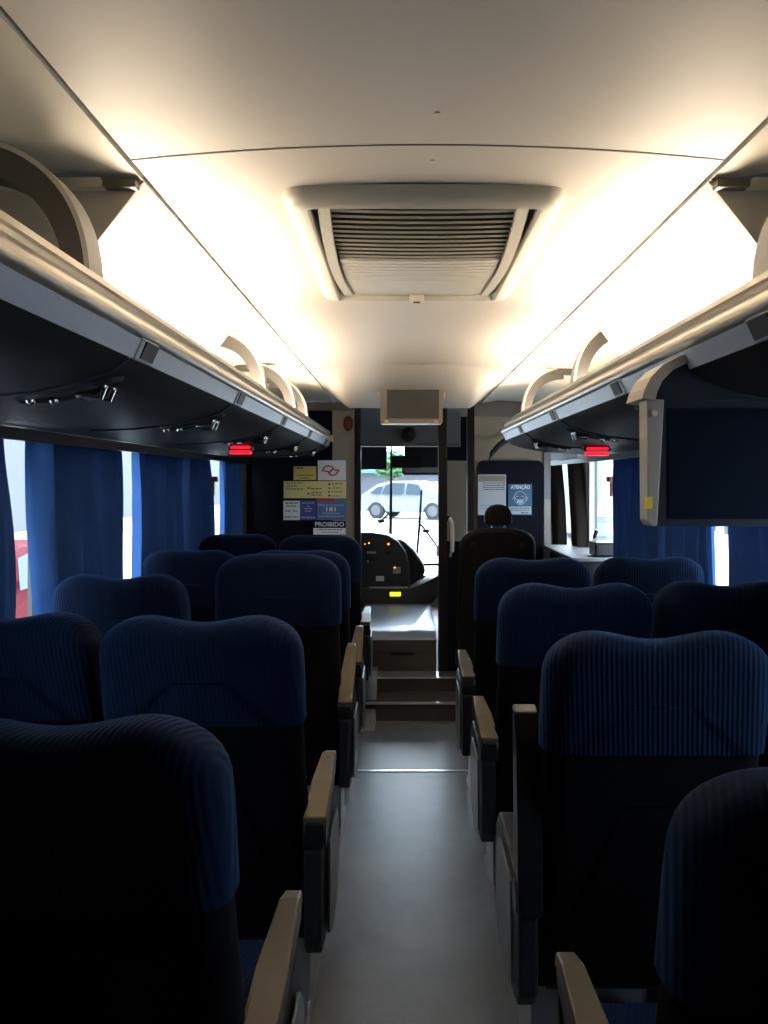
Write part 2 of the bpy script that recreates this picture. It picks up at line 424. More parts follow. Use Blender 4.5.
for i in range(NS):
    t = .085 + .85*(i/(NS-1)); y = vy(t); z = ZC + .012 - drop(t)
    bm = bmesh.new()
    xs = [-.214 + .428*k/8 for k in range(9)]
    wd = .0105 if i < 12 else .0155
    path = [(x, y - .010*(1 - (x/.178)**2)*0, z - .004*(1 - (x/.214)**2)) for x in xs]
    sweep(bm, lambda k: [(0, -wd, .002 if i < 12 else 0), (0, wd, .009 if i < 12 else .002), (0, wd, .014 if i < 12 else .006), (0, -wd, .008)], path)
    part('slat', bm, M['vent'], vent)
bm = bmesh.new(); prism(bm, rrect(-.024, .024, 2.488, 2.512, .004), 'z', 2.028, 2.05)
lt = part('latch', bm, M['brlip'], vent)
bm = bmesh.new(); box(bm, -.011, .011, 2.495, 2.506, 2.025, 2.03)
o = link('keyhole', bm, M['ventdk'], lt); o.data.transform(Matrix.Translation(-Vector(VC)))
for py in (119, 166):
    bm = bmesh.new(); Y = .617*770/(480-py); cyl(bm, (.012, Y, ceil_z(0)-.001), .0045, .003, n=12)
    tag(link('ceiling_screw', bm, M['brlip']), 'small round screw head in the ceiling, ' + ('nearer the camera behind the dark seam' if py == 119 else 'between the seam and the air unit'), 'screw', 'ceiling screws')

# ================================================================== LUGGAGE RACKS
def rack(s, y0, y1, units, label):
    side = 'left' if s < 0 else 'right'
    root = empty('luggage_rack', (s*.9, y0, 1.70), label, 'luggage rack', 'overhead racks')
    P = lambda pts: [(s*x, z) for x, z in pts]
    # grooved metal front rail
    rail = [(.612, 1.818), (.600, 1.822), (.590, 1.815), (.588, 1.803), (.594, 1.800), (.596, 1.792), (.590, 1.782), (.579, 1.776),
            (.574, 1.764), (.575, 1.752), (.582, 1.744), (.594, 1.742), (.604, 1.75), (.614, 1.765)]
    part('rail', PRISM(P(rail), 'y', y0, y1), M['rail'], root, smooth=True)
    strip = [(.584, 1.740), (.602, 1.700), (.622, 1.704), (.604, 1.745)]
    part('front_strip', PRISM(P(strip), 'y', y0, y1-.03), M['strip'], root)
    low = [(.602, 1.700), (.64, 1.672), (.70, 1.650), (.80, 1.630), (.92, 1.618), (1.06, 1.612), (1.325, 1.616)]
    body = low + [(1.325, 1.735), (.80, 1.735), (.63, 1.748), (.605, 1.742)]
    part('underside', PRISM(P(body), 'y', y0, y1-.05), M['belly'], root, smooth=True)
    # rounded nose that closes the front end
    bm = bmesh.new(); rings = []
    for k in range(6):
        a = k/5*PI/2; yy = y1 - .05 + .07*math.sin(a); f = math.cos(a)*.5 + .5
        rings.append([bm.verts.new((s*(.92 + (x - .92)*(.86+.14*math.cos(a))), yy, 1.70 + (z - 1.70)*f)) for x, z in body])
    nn = len(body)
    for a, b2 in zip(rings, rings[1:]):
        for k in range(nn): bm.faces.new((a[k], a[(k+1)%nn], b2[(k+1)%nn], b2[k]))
    bm.faces.new(rings[-1])
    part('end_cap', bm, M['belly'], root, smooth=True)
    bm = bmesh.new(); prism(bm, P([(x + (.001 if x > .6 else -.003), z) for x, z in rail]), 'y', y1, y1+.012)
    part('rail_end', bm, M['black'], root)
    for yu in units:
        # box on the strip
        bm = bmesh.new()
        prism(bm, P([(.579, 1.743), (.598, 1.698), (.612, 1.702), (.595, 1.746)]), 'y', yu-.055, yu+.055)
        bx = part('call_button_box', bm, M['strip'], root, bevel=.004)
        bm = bmesh.new(); prism(bm, P([(.5775, 1.738), (.5935, 1.703), (.600, 1.705), (.585, 1.741)]), 'y', yu-.035, yu+.042)
        g = link('grille', bm, M['bezel'], bx); g.data.transform(Matrix.Translation(-Vector(root.location)))
        # seam rib across the underside
        bm = bmesh.new(); path = [(s*x, yu-.075, z-.001) for x, z in low[:-1]]
        sweep(bm, lambda i: [(0, -.006, -.004), (0, .006, -.004), (0, .006, .006), (0, -.006, .006)], path)
        part('seam_rib', bm, M['bezel'], root)
        # oval service recess with lamps
        def belly_z(x):
            for (xa, za), (xb, zb) in zip(low, low[1:]):
                if xa <= x <= xb: return za + (zb - za)*(x - xa)/(xb - xa)
            return 1.616
        bm = bmesh.new(); oval = []
        for k in range(28):
            a = 2*PI*k/28; x = .755 + .115*math.cos(a); y = yu + .052*math.sin(a); oval.append((x, y))
        A = [bm.verts.new((s*x, y, belly_z(x)-.001)) for x, y in oval]
        B = [bm.verts.new((s*(.755+(x-.755)*.94), yu+(y-yu)*.9, belly_z(.755+(x-.755)*.94)-.010)) for x, y in oval]
        C_ = [bm.verts.new((s*(.755+(x-.755)*.86), yu+(y-yu)*.78, belly_z(.755+(x-.755)*.86)-.004)) for x, y in oval]
        for k in range(28):
            j = (k+1) % 28
            bm.faces.new((A[k], A[j], B[j], B[k])); bm.faces.new((B[k], B[j], C_[j], C_[k]))
        bm.faces.new(C_)
        un = part('service_panel', bm, M['bezel'], root, smooth=True)
        for (xx, yy) in ((.70, .024), (.70, -.024)):
            bm = bmesh.new()
            tube(bm, [(s*(xx-.028), yu+yy, belly_z(xx-.028)-.010), (s*(xx-.018), yu+yy, belly_z(xx)-.020), (s*(xx+.03), yu+yy, belly_z(xx+.03)-.016)], [.008, .013, .008], 10)
            l = link('reading_lamp', bm, M['chrome'], un, smooth=True); l.data.transform(Matrix.Translation(-Vector(root.location)))
        bm = bmesh.new(); ball(bm, (s*.80, yu+.02, belly_z(.80)-.008), .011, 10, 6); ball(bm, (s*.835, yu-.012, belly_z(.835)-.008), .011, 10, 6)
        l = link('air_nozzle', bm, M['chrome'], un, smooth=True); l.data.transform(Matrix.Translation(-Vector(root.location)))
    return root
rackL = rack(-1, -.9, 5.80, [.70, 1.64, 2.58, 3.54, 4.54, 5.45], 'overhead luggage rack along the left side above the blue curtains')
rackR = rack(1, -.9, 4.86, [.42, 1.36, 2.28, 3.24, 4.14], 'overhead luggage rack along the right side above the large monitor')
bm = bmesh.new(); box(bm, -.584, -.566, 5.72, 5.79, 1.738, 1.785)
tag(link('sticker', bm, M['yellow'], bevel=.002), 'small yellow sticker on the front end of the left rack', 'sticker')

# curved roof brackets standing on the rails
def bracket(s, Y, label, wide=.05, lip=True):
    root = empty('rack_bracket', (s*.60, Y, 1.80), label, 'bracket', 'curved rack brackets')
    pts = []
    for k in range(15):
        a = k/14
        x = .616 + .21*a**2; z = 1.80 + .248*(1 - (1-a)**1.7)
        pts.append((x, z))
    bm = bmesh.new()
    def sec(i):
        t = .033 + .016*(i/14)
        a = Vector((pts[min(i+1, 14)][0] - pts[max(i-1, 0)][0], pts[min(i+1, 14)][1] - pts[max(i-1, 0)][1])).normalized()
        nx, nz = a.y*t, -a.x*t
        return [(s*-nx*.15, -wide/2, -nz*.15), (s*-nx*.15, wide/2, -nz*.15), (s*nx, wide/2, nz), (s*nx, -wide/2, nz)]
    sweep(bm, sec, [(s*x, Y, z) for x, z in pts])
    part('arm', bm, M['bracket'], root, smooth=True)
    bm = bmesh.new()
    def sec2(i):
        a = Vector((pts[min(i+1, 14)][0] - pts[max(i-1, 0)][0], pts[min(i+1, 14)][1] - pts[max(i-1, 0)][1])).normalized()
        return [(s*-a.y*.014, -wide/2-.003, a.x*.014), (s*-a.y*.014, wide/2+.003, a.x*.014), (s*-a.y*.005, wide/2+.003, a.x*.005), (s*-a.y*.005, -wide/2-.003, a.x*.005)]
    sweep(bm, sec2, [(s*x, Y, z) for x, z in pts])
    part('edge_strip', bm, M['brlip'], root, smooth=True)
    bm = bmesh.new()
    x, z = pts[-1]
    prism(bm, [(s*xx, zz) for xx, zz in ((x-.06, z-.02), (x+.30, z-.035), (x+.30, z+.0), (x-.03, z+.005))], 'y', Y-.035, Y+.035)
    part('foot', bm, M['bracket'], root, bevel=.004)
bracket(-1, 1.40, 'dark curved bracket nearest the camera, on the left rack rail', .06)
bracket(-1, 3.15, 'pale curved bracket on the left rail just past the bright cove panel')
bracket(-1, 4.05, 'broad curved bracket on the left rail, nearer of the far pair', .09)
bracket(-1, 4.55, 'slim curved bracket on the left rail, closest to the front bulkhead')
bracket(1, 1.40, 'dark curved bracket on the right rail at the right picture edge', .06)
bracket(1, 2.95, 'pale curved bracket on the right rail just past the bright cove panel')
bracket(1, 4.2, 'slim curved bracket near the front end of the right rail')

# lamps in the cove behind each rail; nearest pair is added weak fill
for s in (-1, 1):
    for i, (ya, yb) in enumerate(((.25, 1.35), (1.62, 2.60), (2.85, 3.95), (4.1, 4.75))):
        root = empty('fluorescent_lamp', (s*.665, (ya+yb)/2, 1.748),
            'warm tube lamp hidden behind the %s rack rail, %s' % ('left' if s < 0 else 'right', ('added as weak fill nearest the camera', 'beside the bright cove panel', 'in the middle of the coach', 'towards the front end')[i]), 'lamp', 'cove lamps')
        part('tube', TUBE([(s*.665, ya+.03, 1.772), (s*.665, yb-.03, 1.772)], .011, 12), M['tube' if i else 'tubefill'], root, smooth=True)
        part('base', BOX(min(s*.648, s*.682), max(s*.648, s*.682), ya, yb, 1.745, 1.758), M['cap'], root)
        for yy in (ya, yb-.03):
            part('lamp_holder', BOX(min(s*.652, s*.678), max(s*.652, s*.678), yy, yy+.03, 1.755, 1.788), M['cap'], root, bevel=.003)
        L = bpy.data.lights.new('cove_light', 'AREA'); L.shape = 'RECTANGLE'; L.size = .06; L.size_y = yb - ya
        L.color = (1, .82, .60); L.energy = (.5, 21, 18, 11)[i]*(yb-ya)
        lo = bpy.data.objects.new('cove_light', L); COL.objects.link(lo)
        lo.location = (s*.665, (ya+yb)/2, 1.80); lo.rotation_euler = (0, PI + s*math.radians(-12), 0)

# ================================================================== SEATS
def outline(w, zb, zt, dip, wb=None, p=3.2, drop=.14, n=28):
    wb = wb or w
    pts = [(-wb + .02, zb), (-wb, zb + .02)]
    pts += [(-wb + (wb - w)*k/4, zb + .02 + (zt - drop - zb - .03)*k/4) for k in range(1, 5)]
    for i in range(n+1):
        a = -1 + 2*i/n
        a = math.copysign(1 - (1 - abs(a))**1.8, a)      # crowd the points into the corners
        x = a*w; d = drop*(1 - max(0, 1 - abs(a)**p)**(1/p))
        dd = dip*math.cos(PI*min(.5, abs(x)/.34))**2 if dip else 0
        pts.append((x, zt - d - dd))
    pts += [(wb - (wb - w)*k/4, zb + .02 + (zt - drop - zb - .03)*k/4) for k in range(4, 0, -1)]
    pts += [(wb, zb + .02), (wb - .02, zb)]
    return pts
def pillow(bm, pts, y_rear, thick, rad, seg=5):
    """a padded slab: outline in x,z; its rear face follows y_rear(z)"""
    n = len(pts); P = [Vector(p) for p in pts]
    area = sum(P[i].x*P[(i+1)%n].y - P[(i+1)%n].x*P[i].y for i in range(n))
    sg = 1 if area > 0 else -1
    N = []
    for i in range(n):
        e = (P[(i+1)%n] - P[i-1])
        N.append(Vector((e.y, -e.x)).normalized()*sg)
    cen = sum(P, Vector((0, 0)))/n
    rings = []
    def add(poly, dy): rings.append([bm.verts.new((q.x, y_rear(q.y) + dy, q.y)) for q in poly])
    inset = lambda d: [P[i] - N[i]*d for i in range(n)]
    flat = inset(rad)
    for f in (.3, .6, .93): add([cen + (q - cen)*f for q in flat], 0)
    for k in range(seg+1):
        a = k/seg*PI/2; add(inset(rad*(1 - math.sin(a))), rad*(1 - math.cos(a)))
    for k in range(seg+1):
        a = PI/2 - k/seg*PI/2; add(inset(rad*(1 - math.sin(a))), thick - rad*(1 - math.cos(a)))
    for f in (.93, .6, .3): add([cen + (q - cen)*f for q in flat], thick)
    for a, b2 in zip(rings, rings[1:]):
        for k in range(n): bm.faces.new((a[k], a[(k+1)%n], b2[(k+1)%n], b2[k]))
    bm.faces.new(rings[0][::-1]); bm.faces.new(rings[-1])
CACHE = {}
def seat_meshes(rec, dip, wid):
    key = (rec, dip, wid)
    if key in CACHE: return CACHE[key]
    tn = math.tan(math.radians(rec)); zt = 1.135 + (.03 if rec < 5 else 0)
    yr = lambda z: -.02 - tn*(z - .42)
    res = {}
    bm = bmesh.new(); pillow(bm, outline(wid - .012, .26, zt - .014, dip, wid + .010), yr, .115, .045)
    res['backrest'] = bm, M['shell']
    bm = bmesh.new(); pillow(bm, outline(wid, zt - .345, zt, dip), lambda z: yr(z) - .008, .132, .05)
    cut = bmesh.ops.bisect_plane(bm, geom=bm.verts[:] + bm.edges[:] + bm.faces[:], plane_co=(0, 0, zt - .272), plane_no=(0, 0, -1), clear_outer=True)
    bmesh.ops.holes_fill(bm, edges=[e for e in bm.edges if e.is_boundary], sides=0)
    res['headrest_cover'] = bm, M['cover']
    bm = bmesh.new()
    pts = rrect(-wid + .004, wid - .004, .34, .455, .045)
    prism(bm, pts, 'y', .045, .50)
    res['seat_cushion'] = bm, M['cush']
    bm = bmesh.new(); box(bm, -wid + .03, wid - .03, .02, .44, .27, .34)
    res['seat_frame'] = bm, M['black']
    out = {}
    for k, (bm, mt) in res.items():
        if k == 'seat_cushion': bmesh.ops.bevel(bm, geom=[e for e in bm.edges if abs(e.verts[0].co.y - e.verts[1].co.y) < 1e-6], offset=.03, segments=3, affect='EDGES')
        bmesh.ops.recalc_face_normals(bm, faces=bm.faces[:])
        me = bpy.data.meshes.new(k); bm.to_mesh(me); bm.free(); me.materials.append(mt)
        for p in me.polygons: p.use_smooth = True
        me.set_sharp_from_angle(angle=math.radians(50))
        out[k] = me
    CACHE[key] = out
    return out
def seat(x, y, label, group, rec=12.5, dip=.028, arm=None, arm_tilt=0, wid=.243, arm_drop=0, dark=False):
    """arm: -1 / +1 = side on which the aisle armrest stands"""
    root = empty('coach_seat', (x, y, 0), label, 'seat', group)
    for k, me in seat_meshes(rec, dip, wid).items():
        place(k, me, None, root)
    for lx in (-.16, .16):
        bm = bmesh.new()
        prism(bm, [(.06, 0), (.40, 0), (.40, .02), (.27, .05), (.26, .29), (.19, .29), (.18, .05), (.06, .02)], 'x', lx-.02, lx+.02)
        link('leg', bm, M['black'], root, bevel=.004)
    if arm:
        ax = arm*(wid + .022); piv = Vector((ax, -.10, .585)); AY = .06; ca, sa = math.cos(math.radians(arm_tilt)), math.sin(math.radians(arm_tilt))
        def tr(bm):
            for v in bm.verts:
                k = 0 if dark else max(0, min(1, (v.co.y + .05)/.37)); v.co.x = ax + (v.co.x - ax)*(1.02 - .42*k*k)
                d = v.co - piv
                v.co = piv + Vector((d.x, AY + d.y*ca - d.z*sa, d.y*sa + d.z*ca - arm_drop))
            return bm
        side = [(-.135, .560), (-.135, .622), (.05, .642), (.24, .652), (.30, .640), (.315, .615), (.30, .590), (.20, .585), (.04, .575), (-.06, .545)]
        a = link('armrest', tr(PRISM([(yy, zz - .012) for yy, zz in side], 'x', ax-.024, ax+.024)), M['armdk'], root, bevel=.006)
        top = [(-.13, .618), (.05, .637), (.24, .647), (.298, .633), (.312, .610), (.322, .612), (.307, .645), (.245, .662), (.05, .654), (-.13, .634)]
        link('arm_pad', tr(PRISM([(yy, zz - .010) for yy, zz in top], 'x', ax-.027, ax+.027)), M['armdk' if dark else 'pad'], a, bevel=.006)
        bm = bmesh.new(); cyl(bm, (ax + arm*-.0, -.10, .575), .035, .058, 'x', 20)
        link('hinge_cap', tr(bm), M['armdk'], a, smooth=True)
        pan = [(-.075, .542), (.10, .565), (.28, .57), (.34, .52), (.35, .36), (.31, .29), (.22, .26), (.04, .26), (-.045, .275), (-.075, .32)]
        pn = link('side_panel', PRISM(pan, 'x', ax-.026, ax+.018*1), M['panel'], root, bevel=.008)
        xs = sorted((ax - arm*.0 + arm*.026, ax + arm*.032))
        plate = [(.02, .52), (.22, .53), (.28, .48), (.28, .34), (.22, .27), (.10, .255), (.0, .30)]
        link('cover_plate', PRISM(plate, 'x', xs[0], xs[1]), M['plate'], root, bevel=.002)
        xs = sorted((ax - arm*.10, ax - arm*.03))
        link('pedestal', PRISM([(.02, 0), (.40, 0), (.38, .03), (.30, .06), (.28, .28), (.12, .28), (.10, .06), (.03, .03)], 'x', xs[0], xs[1]), M['steel'], root, bevel=.004)
    return root
GL, GR = 'blue covered seats left of the aisle', 'blue covered seats right of the aisle'
xa, xw = -.528, -1.022
seat(xa, 1.165, 'large blue ribbed seat back filling the lower left corner, nearest left of the aisle', GL, arm=1)
seat(xa, 1.955, 'blue left aisle seat directly in front of the large lower left seat', GL, arm=1)
seat(xa, 2.98, 'upright flat topped blue seat in the left aisle row, edge lit by daylight', GL, rec=1.5, dip=.004, arm=1, arm_tilt=17)
seat(xa, 3.60, 'mostly hidden left aisle seat peeking out right of the upright flat topped seat', GL, rec=10, dip=.01, arm=1, arm_tilt=10)
seat(xa, 4.55, 'foremost left aisle seat directly below the notice panel', GL, rec=9, dip=.01, arm=1)
seat(xw, 2.005, 'blue left window seat cut by the left picture edge', GL, wid=.230)
seat(xw, 2.775, 'blue left window seat below the widest curtain beside the red car gap', GL, wid=.230)
seat(xw, 3.66, 'blue left window seat under the middle curtains, second from the front', GL, dip=.012, wid=.230)
seat(xw, 4.68, 'foremost left window seat, only its dark top showing by the bulkhead', GL, dip=.008, wid=.230)
ya, yw = .499, 1.000
seat(ya, .965, 'blue ribbed seat cut by the lower right corner, nearest right of the aisle', GR, arm=-1)
seat(ya, 1.765, 'large blue ribbed right aisle seat with its armrest raised upright', GR, arm=-1, arm_tilt=80, dip=.03, arm_drop=.07, dark=True)
seat(ya, 2.54, 'right aisle seat third from the front, behind the raised armrest seat', GR, arm=-1)
seat(ya, 3.32, 'right aisle seat directly behind the black guide seat', GR, arm=-1, dip=.02)
seat(yw, 2.60, 'right window seat cut by the right edge below the monitor', GR, wid=.230)
seat(yw, 3.37, 'right window seat below the curtains left of the monitor', GR, dip=.02, wid=.230)

# black vinyl guide seat ahead on the right
def guide_seat(x, y, label, head):
    root = empty('guide_seat', (x, y, 0), label, 'seat', 'black vinyl crew seats')
    tn = math.tan(math.radians(8)); yr = lambda z: -.02 - tn*(z - .42)
    bm = bmesh.new(); pillow(bm, outline(.235, .26, 1.155, 0, .255, p=2.8, drop=.13), yr, .10, .035)
    part_ = link('backrest', bm, M['vinylblk'], root, smooth=True)
    for bx in (-.15, .15):
        bm = bmesh.new(); cyl(bm, (bx, yr(1.05) - .004, 1.05), .018, .014, 'y', 16)
        link('bolt_cap', bm, M['black'], part_, smooth=True)
    bm = bmesh.new(); prism(bm, rrect(-.23, .23, .36, .46, .04), 'y', .05, .50)
    link('seat_cushion', bm, M['vinylblk'], root, smooth=True)
    bm = bmesh.new(); box(bm, -.2, .2, .08, .44, 0, .36)
    link('base', bm, M['black'], root, bevel=.02)
    if head:
        bm = bmesh.new(); pillow(bm, outline(.085, 1.17, 1.30, 0, .085, p=2.2, drop=.08), lambda z: -.12, .07, .02)
        hr = link('headrest', bm, M['vinylblk'], root, smooth=True)
        for bx in (-.04, .04):
            link('post', TUBE([(bx, -.085, 1.12), (bx, -.085, 1.19)], .006, 8), M['chrome'], hr)
    return root
guide_seat(.545, 4.84, 'black vinyl guide seat with small round headrest below the calendar sheet', True)
root = empty('equipment_box', (1.27, 4.98, .955), 'small black box on the right window ledge at the foot of the bright window', 'box')
part('body', BOX(1.19, 1.32, 4.93, 5.10, .958, 1.045), M['black'], root, bevel=.012)
part('lid', BOX(1.188, 1.322, 4.928, 5.102, 1.035, 1.05), M['black'], root, bevel=.006)

# ================================================================== CURTAINS
def curtain(s, y0, y1, label, mat='cur', folds=None, z0=.72, flare=0, x=1.275, name='curtain', lean=0):
    f = 1.0425 if s < 0 else 1.039; y0, y1 = y0*f, y1*f
    ny = max(24, int((y1 - y0)*48)); nz = 18
    k = (folds or max(2, round((y1 - y0)/.16)))*1.35; ph = random.random()*6
    bm = bmesh.new(); G = []
    for j in range(nz+1):
        v = j/nz; z = z0 + (1.60 - z0)*v
        row = []
        for i in range(ny+1):
            u = i/ny
            amp = .026 + .010*(1-v)
            xx = x + amp*math.sin(2*PI*k*u + ph + .8*math.sin(3*v)) + .010*math.sin(2*PI*k*.43*u + 1 + ph)
            yy = y0 + (y1-y0)*u + flare*(u)*(1-v) + .012*math.sin(6*v + u*9 + ph) + lean*(1-v)
            row.append(bm.verts.new((s*min(xx, 1.318), yy, z)))
        G.append(row)
    for a, b2 in zip(G, G[1:]):
        for i in range(ny): bm.faces.new((a[i], a[i+1], b2[i+1], b2[i]))
    o = link(name, bm, M[mat], None, smooth=True)
    sol = o.modifiers.new('thickness', 'SOLIDIFY'); sol.thickness = .002; sol.offset = 0
    return tag(o, label, 'curtain', 'blue window curtains' if mat == 'cur' else 'dark door curtains')
curtain(-1, 1.35, 2.29, 'blue curtain cut by the left picture edge', lean=.06)
curtain(-1, 2.46, 3.20, 'wide blue curtain between the red car gap and the narrow middle gap', folds=5, lean=.12, flare=-.09)
curtain(-1, 3.36, 4.08, 'blue left curtain just right of the narrow middle gap', folds=4, flare=.02)
curtain(-1, 4.12, 4.70, 'blue left curtain left of the red hammer', folds=4, flare=.14)
curtain(-1, 4.97, 5.58, 'foremost blue left curtain right of the red hammer', folds=3)
curtain(-1, 5.62, 5.90, 'dark brown curtain on the left against the bulkhead', mat='brown', folds=2)
curtain(1, 3.68, 4.58, 'blue right curtain beside the bright front window gap', folds=5, flare=-.02)
curtain(1, 3.10, 3.66, 'blue right curtain just left of the narrow gap under the monitor', folds=3)
curtain(1, 2.60, 2.97, 'blue right curtain directly right of the narrow gap under the monitor', folds=2)
curtain(1, 1.5, 2.57, 'blue curtain running behind the monitor to the right picture edge', folds=6)
curtain(1, 5.56, 5.85, 'dark brown front curtain nearer the bright right window', mat='brown', folds=2, lean=-.22)
curtain(1, 6.27, 6.62, 'dark brown front curtain beside the cream post', mat='brown', folds=2, lean=-.22)
for s, y1 in ((-1, 5.92), (1, 6.9)):
    a, b2 = sorted((s*1.222, s*1.236))
    bm = bmesh.new(); box(bm, a, b2, -.9, y1, 1.572, 1.610)
    tag(link('curtain_rail', bm, M['black'], bevel=.004), 'dark curtain rail under the %s luggage rack' % ('left' if s < 0 else 'right'), 'curtain rail', 'curtain rails')

# ================================================================== RED LAMPS, HAMMERS
for (px, py, Y, w, lab) in ((240.5, 449, 3.85, .105, 'glowing red exit lamp under the left rack'), (597, 450.5, 3.85, .115, 'glowing red exit lamp under the right rack')):
    c = at(px, py, Y)
    root = empty('exit_lamp', (c.x, c.y, 1.615), lab, 'lamp', 'red exit lamps')
    part('housing', BOX(c.x-w*.56, c.x+w*.56, Y-.004, Y+.05, c.z-.004, 1.62), M['black'], root, bevel=.004)
    part('lens', PRISM(rrect(c.x-w/2, c.x+w/2, c.z-.026, c.z-.008, .006), 'y', Y-.012, Y+.03), M['redlens'], root)
    part('lens', PRISM(rrect(c.x-w/2+.004, c.x+w/2-.002, c.z+.0, c.z+.016, .006), 'y', Y-.010, Y+.02), M['redlens'], root)
for (s, Y, z, lab) in ((-1, 4.97, 1.455, 'red escape hammer between the two foremost left curtains'), (1, 4.84, 1.455, 'dull red escape hammer beside the bright right window')):
    x = s*1.27
    root = empty('escape_hammer', (x, Y, z), lab, 'hammer', 'escape hammers')
    part('head', BOX(x-.028, x+.028, Y-.035, Y+.035, z-.018, z+.018), M['hammer'], root, bevel=.008)
    part('handle', BOX(x-.012, x+.012, Y-.012, Y+.012, z-.11, z-.016), M['hammer'], root, bevel=.006)
    part('holder', BOX(x-.02+s*.02, x+.02+s*.02, Y-.02, Y+.02, z-.085, z-.05), M['mount'], root, bevel=.004)

# ================================================================== MONITORS
mx0, mx1, my = .508, .965, 1.74
mon = empty('monitor', ((mx0+mx1)/2, my, 1.345), 'large dark monitor hanging under the right rack', 'monitor', 'ceiling monitors')
part('bezel', PRISM(rrect(mx0+.006, mx1, 1.345, 1.630, .010), 'y', my, my+.05), M['bezel'], mon)
part('side_cheek', PRISM([(mx0-.002, 1.358), (mx0+.006, 1.346), (mx0+.020, 1.346), (mx0+.036, 1.632), (mx0-.004, 1.632)], 'y', my-.004, my+.055), M['mount'], mon, bevel=.003)
part('screen', BOX(mx0+.046, mx1-.02, my-.003, my+.004, 1.362, 1.612), M['screen'], mon)
bm = bmesh.new(); cyl(bm, (mx0+.012, my-.007, 1.600), .007, .006, 'y', 16)
part('indicator', bm, M['brlip'], mon)
part('sticker', BOX(mx0-.006, mx0+.008, my-.006, my+.0, 1.385, 1.412), M['yellow'], mon)
# curved hanging shroud above the screen
edge = [(.490, 1.633), (.497, 1.655), (.511, 1.682), (.537, 1.708), (.575, 1.728), (.60, 1.735)]
inner = [(x + .030 - .012*i/5, z - .004 - .012*i/5) for i, (x, z) in enumerate(edge)]
prof = inner + [(.72, 1.70), (.965, 1.66), (.965, 1.633)]
sh = part('shroud', PRISM(prof, 'y', my+.0, my+.075), M['bezel'], mon)
bm = PRISM(edge + inner[::-1], 'y', my-.014, my+.11)
o = link('shroud_edge', bm, M['mount'], sh); o.data.transform(Matrix.Translation(-Vector(mon.location)))
# small front monitor under the canopy
fy = 4.62
c0, c1 = at(380.5, 423.5, fy), at(442.5, 385.5, fy)
fm = empty('monitor', ((c0.x+c1.x)/2, fy, c0.z), 'small grey monitor hanging in front over the cab doorway', 'monitor', 'ceiling monitors')
part('bezel', PRISM(rrect(c0.x, c1.x, c0.z, c1.z, .010), 'y', fy, fy+.12), M['mount'], fm)
s0, s1 = at(387, 418.5, fy), at(439, 390, fy)
part('screen', BOX(s0.x, s1.x, fy-.003, fy+.003, s0.z, s1.z), M['screen2'], fm)
for px in (386.5, 436):
    p = at(px, 421.6, fy); part('sticker', BOX(p.x-.011, p.x+.011, fy-.004, fy, p.z-.007, p.z+.007), M['yellow'], fm)
for px in (376, 447):  # solid grey wedges drawn where the recess notches show only as shadow
    p = at(px, 392, fy+.06)
    part('notch_wedge', PRISM([(p.x-.022, 2.04), (p.x+.022, 2.04), (p.x+.022, p.z-.06)] if px < 400 else [(p.x-.022, 2.04), (p.x+.022, 2.04), (p.x-.022, p.z-.06)], 'y', fy+.04, fy+.10), M['cap'], fm)

# ================================================================== NOTICES ON THE LEFT BULKHEAD
YS = 5.925
def sheet(name, x0, y0, x1, y1, mat, label, cat='notice', group='notices on the left bulkhead', Y=YS, base=YP-.012):
    a, b2 = at(x0, y1, Y), at(x1, y0, Y)
    root = empty(name, ((a.x+b2.x)/2, Y, a.z), label, cat, group)
    part('board', BOX(a.x, b2.x, Y, base, a.z, b2.z), M[mat], root)
    return root
def words_on(root, s, px, py, hpx, mat='ink', Y=YS, wpx=None):
    p = at(px, py, Y); size = hpx*Y/F/.72
    me = text_mesh(s, size, bold=size*.015)
    if wpx:
        w = max(v.co.x for v in me.vertices) - min(v.co.x for v in me.vertices)
        for v in me.vertices: v.co.x *= wpx*Y/F/w
    o = place('lettering', me, M[mat], root)
    o.rotation_euler = (PI/2, 0, 0); o.location = p - root.location + Vector((0, -.0012, 0)); return o
def dashes(root, rows, mat='ink', Y=YS, name='print_line'):
    """faint lines of small print: (x0, x1, y, height) in pixels of one sheet"""
    bm = bmesh.new()
    for x0, x1, y, h in rows:
        x = x0
        while x < x1:
            w = min(x1 - x, random.uniform(1.5, 4))
            a, b2 = at(x, y + h/2, Y), at(x + w, y - h/2, Y)
            box(bm, a.x, b2.x, Y-.001, Y+.001, a.z, b2.z); x += w + .7
    return part(name, bm, M[mat], root)
s1_ = sheet('notice', 293.5, 466.3, 316, 480, 'paperY', 'small yellow notice left of the white red-emblem sign')
dashes(s1_, [(297, 303, 468, 1.6), (297, 313, 475.3, .9), (300, 311, 478, .7)])
s2_ = sheet('sign', 317.8, 460.3, 345.8, 480.3, 'white', 'white sign with a red two-leaf outline emblem', 'sign')
bm = bmesh.new()
def loop(pts, r):
    q = [at(x, y, YS) + Vector((0, -.002, 0)) for x, y in pts]; n = len(q)
    for i in range(n): tube(bm, [q[i], q[(i+1) % n]], r, 6)
k = 80/768
L1 = [(500,102),(530,62),(560,56),(600,66),(606,82),(590,100),(572,122),(555,110),(530,106)]
L2 = [(572,122),(586,102),(606,82),(622,96),(662,98),(632,138),(600,150),(575,140),(560,122)]
loop([(270+x*k, 460+y*k) for x, y in L1], .0055); loop([(270+x*k, 460+y*k) for x, y in L2], .0055)
part('emblem', bm, M['red'], s2_)
s3_ = sheet('notice', 283.6, 481.2, 346, 498.2, 'paperY2', 'wide pale yellow notice across the middle of the bulkhead')
